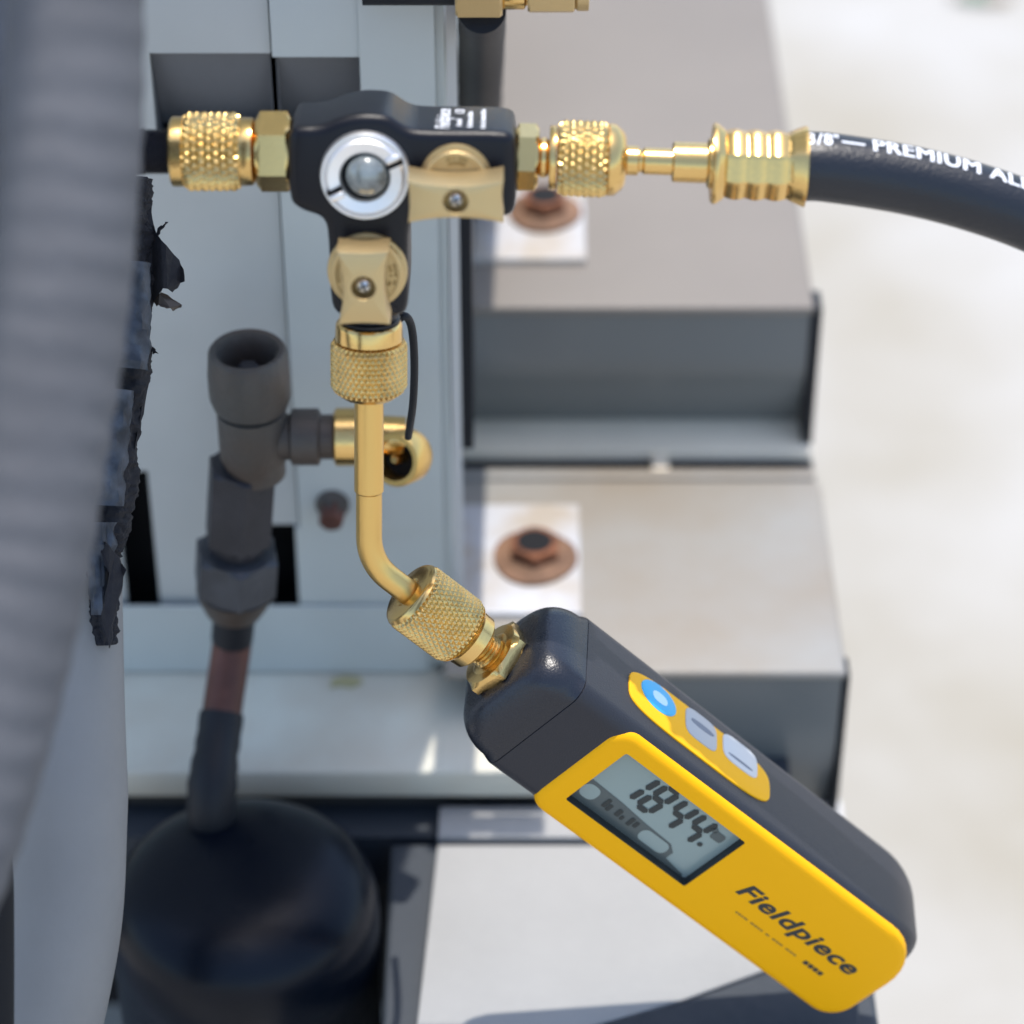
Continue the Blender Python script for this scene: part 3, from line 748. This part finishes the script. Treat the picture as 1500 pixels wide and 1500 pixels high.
bend0 = Fk @ V((0, 0, mm(318))); bend1 = FG @ V((0, 0, gm(nf - 52)))
A0, A1 = Fk @ V((0, 0, 0)), (Fk.to_3x3() @ V((0, 0, 1))).normalized()
w0_ = A0 - G0; bb = A1.dot(a3); dd = A1.dot(w0_); ee = a3.dot(w0_); den = 1 - bb * bb
corner = ((A0 + A1 * ((bb * ee - dd) / den)) + (G0 + a3 * ((ee - bb * dd) / den))) / 2
cs_ = (corner - A0).dot(A1)
import sys
print('corner at', cs_ / kv, 'gauge t', (corner - G0).dot(a3) / kg, 'gap mm', (corner - (A0 + A1 * cs_)).length * 2000, 'bend px', cs_ / kv - 0)
bend0 = A0 + A1 * (cs_ - mm(46))
bend1 = corner + (endp - corner).normalized() * mm(46)
bz = []
for i in range(25):
    t = i / 24; bz.append(bend0 * (1 - t) ** 2 + corner * (2 * t * (1 - t)) + bend1 * t * t)
bp = [(Fk @ V((0, 0, mm(272)))).lerp(bend0, i / 9) for i in range(9)] + bz + [bend1.lerp(endp, q / 6) for q in range(1, 7)]
obj('bent_tube', tube(bp, mm(20.6), 40, UP), 'brass_satin', ba)
obj('knurled_nut', knurl(FG, gm(nf + 8), gm(nf + 104), gm(54), 38, gm(3.4), res=8), 'brass_knurl', ba)
obj('nut_face', L(FG, [(gm(nf + 4), gm(20)), (gm(nf), gm(24)), (gm(nf), gm(44)), (gm(nf + 3), gm(49)), (gm(nf + 8), gm(52))], 60), 'brass', ba)
obj('nut_collar', L(FG, [(gm(nf + 103), gm(46)), (gm(nf + 105), gm(50)), (gm(nf + 112), gm(44)), (gm(nf + 130), gm(43)), (gm(nf + 134), gm(39)), (gm(nf + 134.2), gm(26))], 56), 'brass', ba)

# ================================================================ gauge
ga = root('vacuum_gauge', 'yellow and charcoal handheld gauge with grey display, hanging from the bent brass tube', 'gauge', G0)
obj('thread', L(FG, [(gm(nf + 130), gm(22))] + [(gm(nf + 134 + i * 3), gm(23 if i % 2 else 26)) for i in range(11)], 40), 'brass', ga)
obj('hex_fitting', hexbm(FG, gm(nf + 160), gm(nf + 184), gm(60), R(12)), 'brass', ga)
obj('hex_flange', L(FG, [(gm(nf + 158), gm(28)), (gm(nf + 160), gm(36)), (gm(nf + 161), gm(37))], 40), 'brass', ga)
hb, hc, rr_ = 104, 93, 26
def section(t, sb, sc_, r, ob=0, oc=0):
    return [FG @ V((gm(x + ob), gm(y + oc), gm(t))) for x, y in rrect(sb, sc_, r, 8)]
def loft(stations, capa=True, capb=True):
    bm = bmesh.new(); rings = [[bm.verts.new(p) for p in section(*s)] for s in stations]
    for a, b in zip(rings, rings[1:]): strip(bm, a, b)
    if capa: bm.faces.new(rings[0])
    if capb: bm.faces.new(rings[-1])
    bmesh.ops.recalc_face_normals(bm, faces=bm.faces); return bm
t0 = nf + 186
st_ = [(t0 - 6, 40, 40, 39), (t0 - 5, 56, 52, 50)]
for i in range(0, 15):
    a = i / 14 * PI / 2
    s_ = math.sin(a) ** .75
    st_.append((t0 - 4 + (1 - math.cos(a)) * 62, 60 + (hb - 60) * s_, 55 + (hc - 55) * s_, 52 - 12 * s_))
st_ += [(-2.2, hb, hc, rr_ + 2), (-1.6, hb - 1.6, hc - 1.6, rr_)]
obj('rubber_cap', loft(st_), 'gauge_cap', ga, 40)
LEN = 740
st_ = [(-1.4, hb - 1.7, hc - 1.7, rr_), (-.2, hb - .3, hc - .3, rr_), (LEN - 96, hb - 1, hc - 2, rr_)]
for i in range(1, 13):
    a = i / 12 * PI / 2; st_.append((LEN - 96 + 96 * math.sin(a), (hb - 1) - (44) * (1 - math.cos(a)), (hc - 2) - 44 * (1 - math.cos(a)), rr_ + 6 * (1 - math.cos(a))))
hous = obj('housing', loft(st_), 'gauge_body', ga, 40)
# yellow front plate; w = across (b3), t = along; front is at -hc
pf = FG @ V((0, gm(-hc - 3), 0))
def front(px, py):
    q = onplane(px, py, pf, c3) - G0
    return q.dot(b3) / kg, q.dot(a3) / kg
def side(px, py):
    q = onplane(px, py, FG @ V((gm(-hb - 1), 0, 0)), b3) - G0
    return q.dot(a3) / kg, q.dot(c3) / kg
cs = [front(*p) for p in ((925, 1060), (785, 1180), (1322, 1362), (1212, 1488))]
print('plate corners w,t', [(round(a), round(b)) for a, b in cs])
ls = [front(*p) for p in ((915, 1100), (835, 1172), (1085, 1232), (1005, 1305))]
print('lcd', [(round(a), round(b)) for a, b in ls])
print('brand', front(1080, 1300), front(1250, 1425), 'side', side(925, 975), side(1125, 1165), side(963, 1023), side(1027, 1068), side(1083, 1107), side(1025, 1065))
TA = (cs[0][1] + cs[1][1]) / 2 - 12; TB = 734
WA, WB = -hb + 7, hb + 4
lw0 = (ls[0][0] + ls[2][0]) / 2; lw1 = (ls[1][0] + ls[3][0]) / 2; lt0 = (ls[0][1] + ls[1][1]) / 2; lt1 = (ls[2][1] + ls[3][1]) / 2
def loop(bm, w0, w1, t0_, t1_, ra, rb, z, bulge=0):
    pts = []; n = 8
    for cw, ct, r_, a0 in ((w1, t1_, rb * (.75 if rb > 10 else 1), 0), (w0, t1_, rb * (1.35 if rb > 10 else 1), PI / 2), (w0, t0_, ra, PI), (w1, t0_, ra, 1.5 * PI)):
        sx = -1 if cw == w1 else 1; sy = -1 if ct == t1_ else 1
        for q in range(n + 1):
            a = a0 + PI / 2 * q / n; pts.append((cw + sx * r_ + r_ * math.cos(a), ct + sy * r_ + r_ * math.sin(a)))
    return [bm.verts.new(FG @ V((gm(x), gm(z), gm(y)))) for x, y in pts]
bm = bmesh.new(); zf = -hc - 3
lo = [loop(bm, WA, WB, TA, TB, 34, 62, -hc + 46), loop(bm, WA, WB, TA, TB, 34, 62, zf + 14), loop(bm, WA + 1.2, WB - 1.2, TA + 1.2, TB - 1.2, 33, 61, zf + 8),
      loop(bm, WA + 4, WB - 4, TA + 4, TB - 4, 31, 58, zf + 3.5), loop(bm, WA + 9, WB - 9, TA + 9, TB - 9, 27, 54, zf + .8), loop(bm, WA + 16, WB - 16, TA + 16, TB - 16, 22, 48, zf),
      loop(bm, lw0 - 1, lw1 + 1, lt0 - 1, lt1 + 1, 5, 5, zf), loop(bm, lw0, lw1, lt0, lt1, 4, 4, zf + 1)]
for a, b in zip(lo, lo[1:]): strip(bm, a, b)
bmesh.ops.recalc_face_normals(bm, faces=bm.faces)
fp = obj('front_plate', bm, 'yellow', ga, 30)
bm = bmesh.new(); a = loop(bm, lw0, lw1, lt0, lt1, 4, 4, zf + 1)
cut = obj('cutter', B((gm(lw0 - 4), gm(-hc - 20), gm(lt0 - 4)), (gm(lw1 + 4), gm(zf + 22), gm(lt1 + 4)), FG), 'void', ga, 0)
md = hous.modifiers.new('b', 'BOOLEAN'); md.object = cut; md.operation = 'DIFFERENCE'; md.solver = 'EXACT'
dg = bpy.context.evaluated_depsgraph_get(); dg.update()
nm = bpy.data.meshes.new_from_object(hous.evaluated_get(dg)); hous.modifiers.clear(); hous.data = nm; bpy.data.objects.remove(cut)
b = loop(bm, lw0, lw1, lt0, lt1, 4, 4, zf + 19); strip(bm, a, b)
obj('display_bezel', bm, 'ink', fp, 0)
bm = bmesh.new(); bm.faces.new(loop(bm, lw0 + .05, lw1 - .05, lt0 + .05, lt1 - .05, 4, 4, zf + 18)); bmesh.ops.recalc_face_normals(bm, faces=bm.faces)
dsp = obj('display', bm, 'lcd', fp, 0)
# local frame of the display: x along a3, y towards the buttons, z to the viewer
FD = Matrix((a3, -b3, -c3)).transposed().to_4x4()
FD.translation = FG @ V((gm(lw0), gm(zf + 18), gm(lt0)))
LW, LH = gm(lt1 - lt0), gm(lw1 - lw0)
def dxy(al, be): return (al * LW, -be * LH)
def inset(poly): return poly
def rr_poly(al, be, wa, wb, r=.25):
    x, y = dxy(al, be); hw, hh = wa * LW / 2, wb * LH / 2; rr = min(hw, hh) * r * 2
    return [(x + p, y + q) for p, q in rrect(hw, hh, min(rr, hw * .98, hh * .98), 4)]
band = [dxy(.05, .64), dxy(.30, .66), dxy(.52, .70), dxy(.74, .72), dxy(.80, .80), dxy(.80, .92), dxy(.97, .97), dxy(.97, .995), dxy(.01, .995), dxy(.02, .80)]
obj('display_band', plate_shapes([band], FD, .00012), 'lcd_mid', fp, 0)
obj('band_window', plate_shapes([rr_poly(.10, .80, .12, .22, .4), rr_poly(.65, .835, .22, .19, .45)], FD, .00020), 'lcd', fp, 0)
segs = []
def seg(x0, y0, x1, y1, w):
    # slanted segment bar with pointed ends
    dx, dy = x1 - x0, y1 - y0; l = math.hypot(dx, dy); ux, uy = dx / l, dy / l; nx, ny = -uy * w / 2, ux * w / 2
    e = w * .4
    return [(x0, y0), (x0 + ux * e + nx, y0 + uy * e + ny), (x1 - ux * e + nx, y1 - uy * e + ny), (x1, y1), (x1 - ux * e - nx, y1 - uy * e - ny), (x0 + ux * e - nx, y0 + uy * e - ny)]
def digit(ch, al, be, wd, ht):
    cx, cy = dxy(al, be); w2, h2 = wd * LW / 2, ht * LH / 2; sh = .12
    pt = lambda x, y: (cx + x * w2 + sh * y * h2, cy + y * h2)
    seg_ = {'a': ((-1, 1), (1, 1)), 'b': ((1, 1), (1, 0)), 'c': ((1, 0), (1, -1)), 'd': ((-1, -1), (1, -1)), 'e': ((-1, 0), (-1, -1)), 'f': ((-1, 1), (-1, 0)), 'g': ((-1, 0), (1, 0))}
    for s in {'1': 'bc', '8': 'abcdefg', '4': 'fgbc'}[ch]:
        (x0, y0), (x1, y1) = seg_[s]; q = .045
        a, b = pt(x0 * (1), y0), pt(x1, y1)
        a2 = (a[0] + (b[0] - a[0]) * q, a[1] + (b[1] - a[1]) * q); b2 = (b[0] + (a[0] - b[0]) * q, b[1] + (a[1] - b[1]) * q)
        segs.append(seg(*a2, *b2, .0019))
digit('1', .275, .33, .09, .46); digit('8', .43, .33, .095, .46); digit('4', .60, .33, .095, .46); digit('4', .76, .33, .095, .46)
obj('digits', plate_shapes(segs, FD, .00022), 'seg', fp, 0)
obj('decimal_point', plate_shapes([rr_poly(.862, .48, .035, .065, .5)], FD, .00022), 'seg', fp, 0)
obj('unit_mark', plate_shapes([rr_poly(.895, .25, .09, .13, .3), rr_poly(.84, .20, .05, .07, .3)], FD, .00022), 'lcd_mid', fp, 0)
obj('status_marks', plate_shapes([rr_poly(.235, .79, .03, .15, .3), rr_poly(.27, .82, .03, .11, .3), rr_poly(.34, .80, .035, .12, .3), rr_poly(.38, .83, .025, .07, .3), rr_poly(.44, .80, .03, .14, .3), rr_poly(.48, .79, .03, .10, .3)], FD, .00024), 'seg', fp, 0)
# lettering on the plate
bw0, bt0 = front(1082, 1308); bw1, bt1 = front(1247, 1428)
FT = Matrix((a3, -b3, -c3)).transposed().to_4x4()
FT.translation = FG @ V((gm((bw0 + bw1) / 2 + 2), gm(zf - .6), gm(min(bt0, bt1) - 6)))
obj('brand_print', text_bm('Fieldpiece', FT, .0050, gm(abs(bt1 - bt0) + 6), .25, .028), 'ink', fp, 0)
sw0, st0 = front(1080, 1337); sw1, st1 = front(1200, 1428)
rnd = random.Random(4); sh_ = []; x = 0; tot = gm(abs(st1 - st0)) * .72
while x < tot:
    l = rnd.uniform(.0006, .0016); sh_.append([(x, 0), (x + l, 0), (x + l, .0006), (x, .0006)]); x += l + (.0002 if rnd.random() < .8 else .0012)
FT2 = FT.copy(); FT2.translation = FG @ V((gm((sw0 + sw1) / 2), gm(zf - .6), gm(min(st0, st1) - 4)))
obj('small_print', plate_shapes(sh_, FT2), 'ink_soft', fp, 0)
sh_ = [[(tot + .003 + i * .0019, -.0003), (tot + .003 + i * .0019 + .0015, -.0003), (tot + .003 + i * .0019 + .0015 + .0002, .0011), (tot + .003 + i * .0019 + .0002, .0011)] for i in range(4)]
obj('model_print', plate_shapes(sh_, FT2), 'ink', fp, 0)
# side key panel (on the -b face); local x along a3, y along c3 (back), z = -b3
FS = Matrix((a3, c3, -b3)).transposed().to_4x4(); 
if FS.determinant() < 0: FS = Matrix((a3, -c3, -b3)).transposed().to_4x4(); csign = -1
else: csign = 1
s0, s1 = side(925, 975), side(1125, 1165); sc0 = side(1025, 1068)
FS.translation = FG @ V((gm(-hb), 0, 0))
pc_t = (s0[0] + s1[0]) / 2
def skew(pts): return pts
def pill(ct, cw, L2, r2, n=48, ex=3.8):
    out = []
    for q in range(n):
        a = 2 * PI * q / n
        x = L2 * math.copysign(abs(math.cos(a)) ** (2 / ex), math.cos(a)); y = r2 * math.copysign(abs(math.sin(a)) ** (2 / ex), math.sin(a))
        out.append((gm(ct + x), gm(csign * (cw + y))))
    return out
L2 = (s1[0] - s0[0]) / 2 + 4
sp = obj('key_panel', prism(pill(pc_t, 0, L2, 47), FS, -gm(6), gm(2.2), gm(1.6), 3), 'yellow2', ga, 30)
def key(px, py, hl, hw, m, ex=3.5, mk=None, h=3.6):
    t_, w_ = side(px, py)
    o = obj('button', prism(pill(t_, w_, hl, hw, 32, ex), FS, gm(1), gm(h), gm(1.5), 3), m, sp, 30)
    if mk:
        for (dx, dw, a, b, mm_) in mk:
            obj('button_mark', prism(pill(t_ + dx, w_ + dw, a, b, 20, 2.4), FS, gm(h - .5), gm(h + .3)), mm_, o, 0)
    return o
key(964, 1023, 36, 29, 'blue', 2, [(2, 0, 15, 11, 'pale_blue')])
key(1026, 1069, 33, 31, 'btn', 4, [(2, 5, 24, 6, 'btn_mark')])
key(1083, 1108, 37, 29, 'btn2', 4, [(0, -14, 26, 3, 'btn_mark')])

# ================================================================ tether strap
bs = obj('tether_strap', tube(spline([P(575, 478, -.008), P(592, 463, -.010), P(603, 480, -.005), P(607, 530, .005), P(605, 590, .02), P(598, 640, .04)], 12), 6.5 * kv, 16), 'black')
tag(bs, 'thin black rubber tether looping down right of the lower knurled nut', 'strap')

# ================================================================ second fittings and hose at the top
d5 = .035
Ff = frame(P(640, -8, d5), RX, -FW); k5 = K(d5)
tf = root('brass_fitting', 'brass hex fittings in a row cut off by the top edge of the photograph', 'fitting', P(740, -8, d5))
obj('black_end', L(Ff, [(-.02, 16 * k5), (26 * k5, 16 * k5)], 30), 'black', tf)
obj('hex_nut', hexbm(Ff, 27 * k5, 96 * k5, 36 * k5, .3), 'brass_matte', tf)
obj('stem', L(Ff, [(95 * k5, 20 * k5), (100 * k5, 22 * k5), (128 * k5, 22 * k5), (131 * k5, 16 * k5), (140 * k5, 16 * k5)], 36), 'brass', tf)
obj('hex_nut', hexbm(Ff, 133 * k5, 202 * k5, 29 * k5, .1), 'brass_matte', tf)
obj('end_ring', L(Ff, [(202 * k5, 20 * k5), (206 * k5, 24 * k5), (222 * k5, 24 * k5), (223 * k5, 18 * k5)], 36), 'brass_matte', tf)
# taped hose behind the valve
vy = PZ(702, 262, z1).y
vh = obj('taped_hose', tube(spline([P(706, 14, d5 + .006), P(705, 60, d5 + .06), P(702, 140, .16), PZ(702, 262, z1) + V((0, 0, .001))], 14), 0, 28, rf=lambda s, a, t: (36 + .8 * math.sin(s * 700)) * K(.03 + .10 * t)), 'black')
tag(vh, 'thick black hose hanging straight down behind the valve body at the top', 'hose')

# ================================================================ scraps on the ground, top right
def leaf(name, px, py, w_, h_, rot, m, label, z=.004):
    p = PZ(px, py, 0) + V((0, 0, z)); bm = bmesh.new(); kk = K(depth(p)); n = 16; top_ = []; 
    ca, sa = math.cos(rot), math.sin(rot)
    for i in range(n):
        a = 2 * PI * i / n; x = w_ * kk * math.cos(a); y = h_ * kk * math.sin(a) * (1 + .3 * math.cos(a * 3)) * 1.6
        top_.append(bm.verts.new(p + V((x * ca - y * sa, x * sa + y * ca, .003 * math.sin(a * 2)))))
    bm.faces.new(top_); r = bmesh.ops.solidify(bm, geom=bm.faces[:], thickness=.0015)
    tag(obj(name, bm, m, None, 0), label, 'leaf')
leaf('green_leaf', 1427, -2, 17, 9, .3, 'leaf', 'small bright green leaf on the pale concrete, top right corner')
leaf('dry_leaf', 1458, 3, 24, 5, -.1, 'dry', 'dry brown leaf scrap just right of the green leaf')
leaf('dry_leaf', 1403, -2, 12, 4, .5, 'dry', 'dry brown scrap just left of the green leaf')
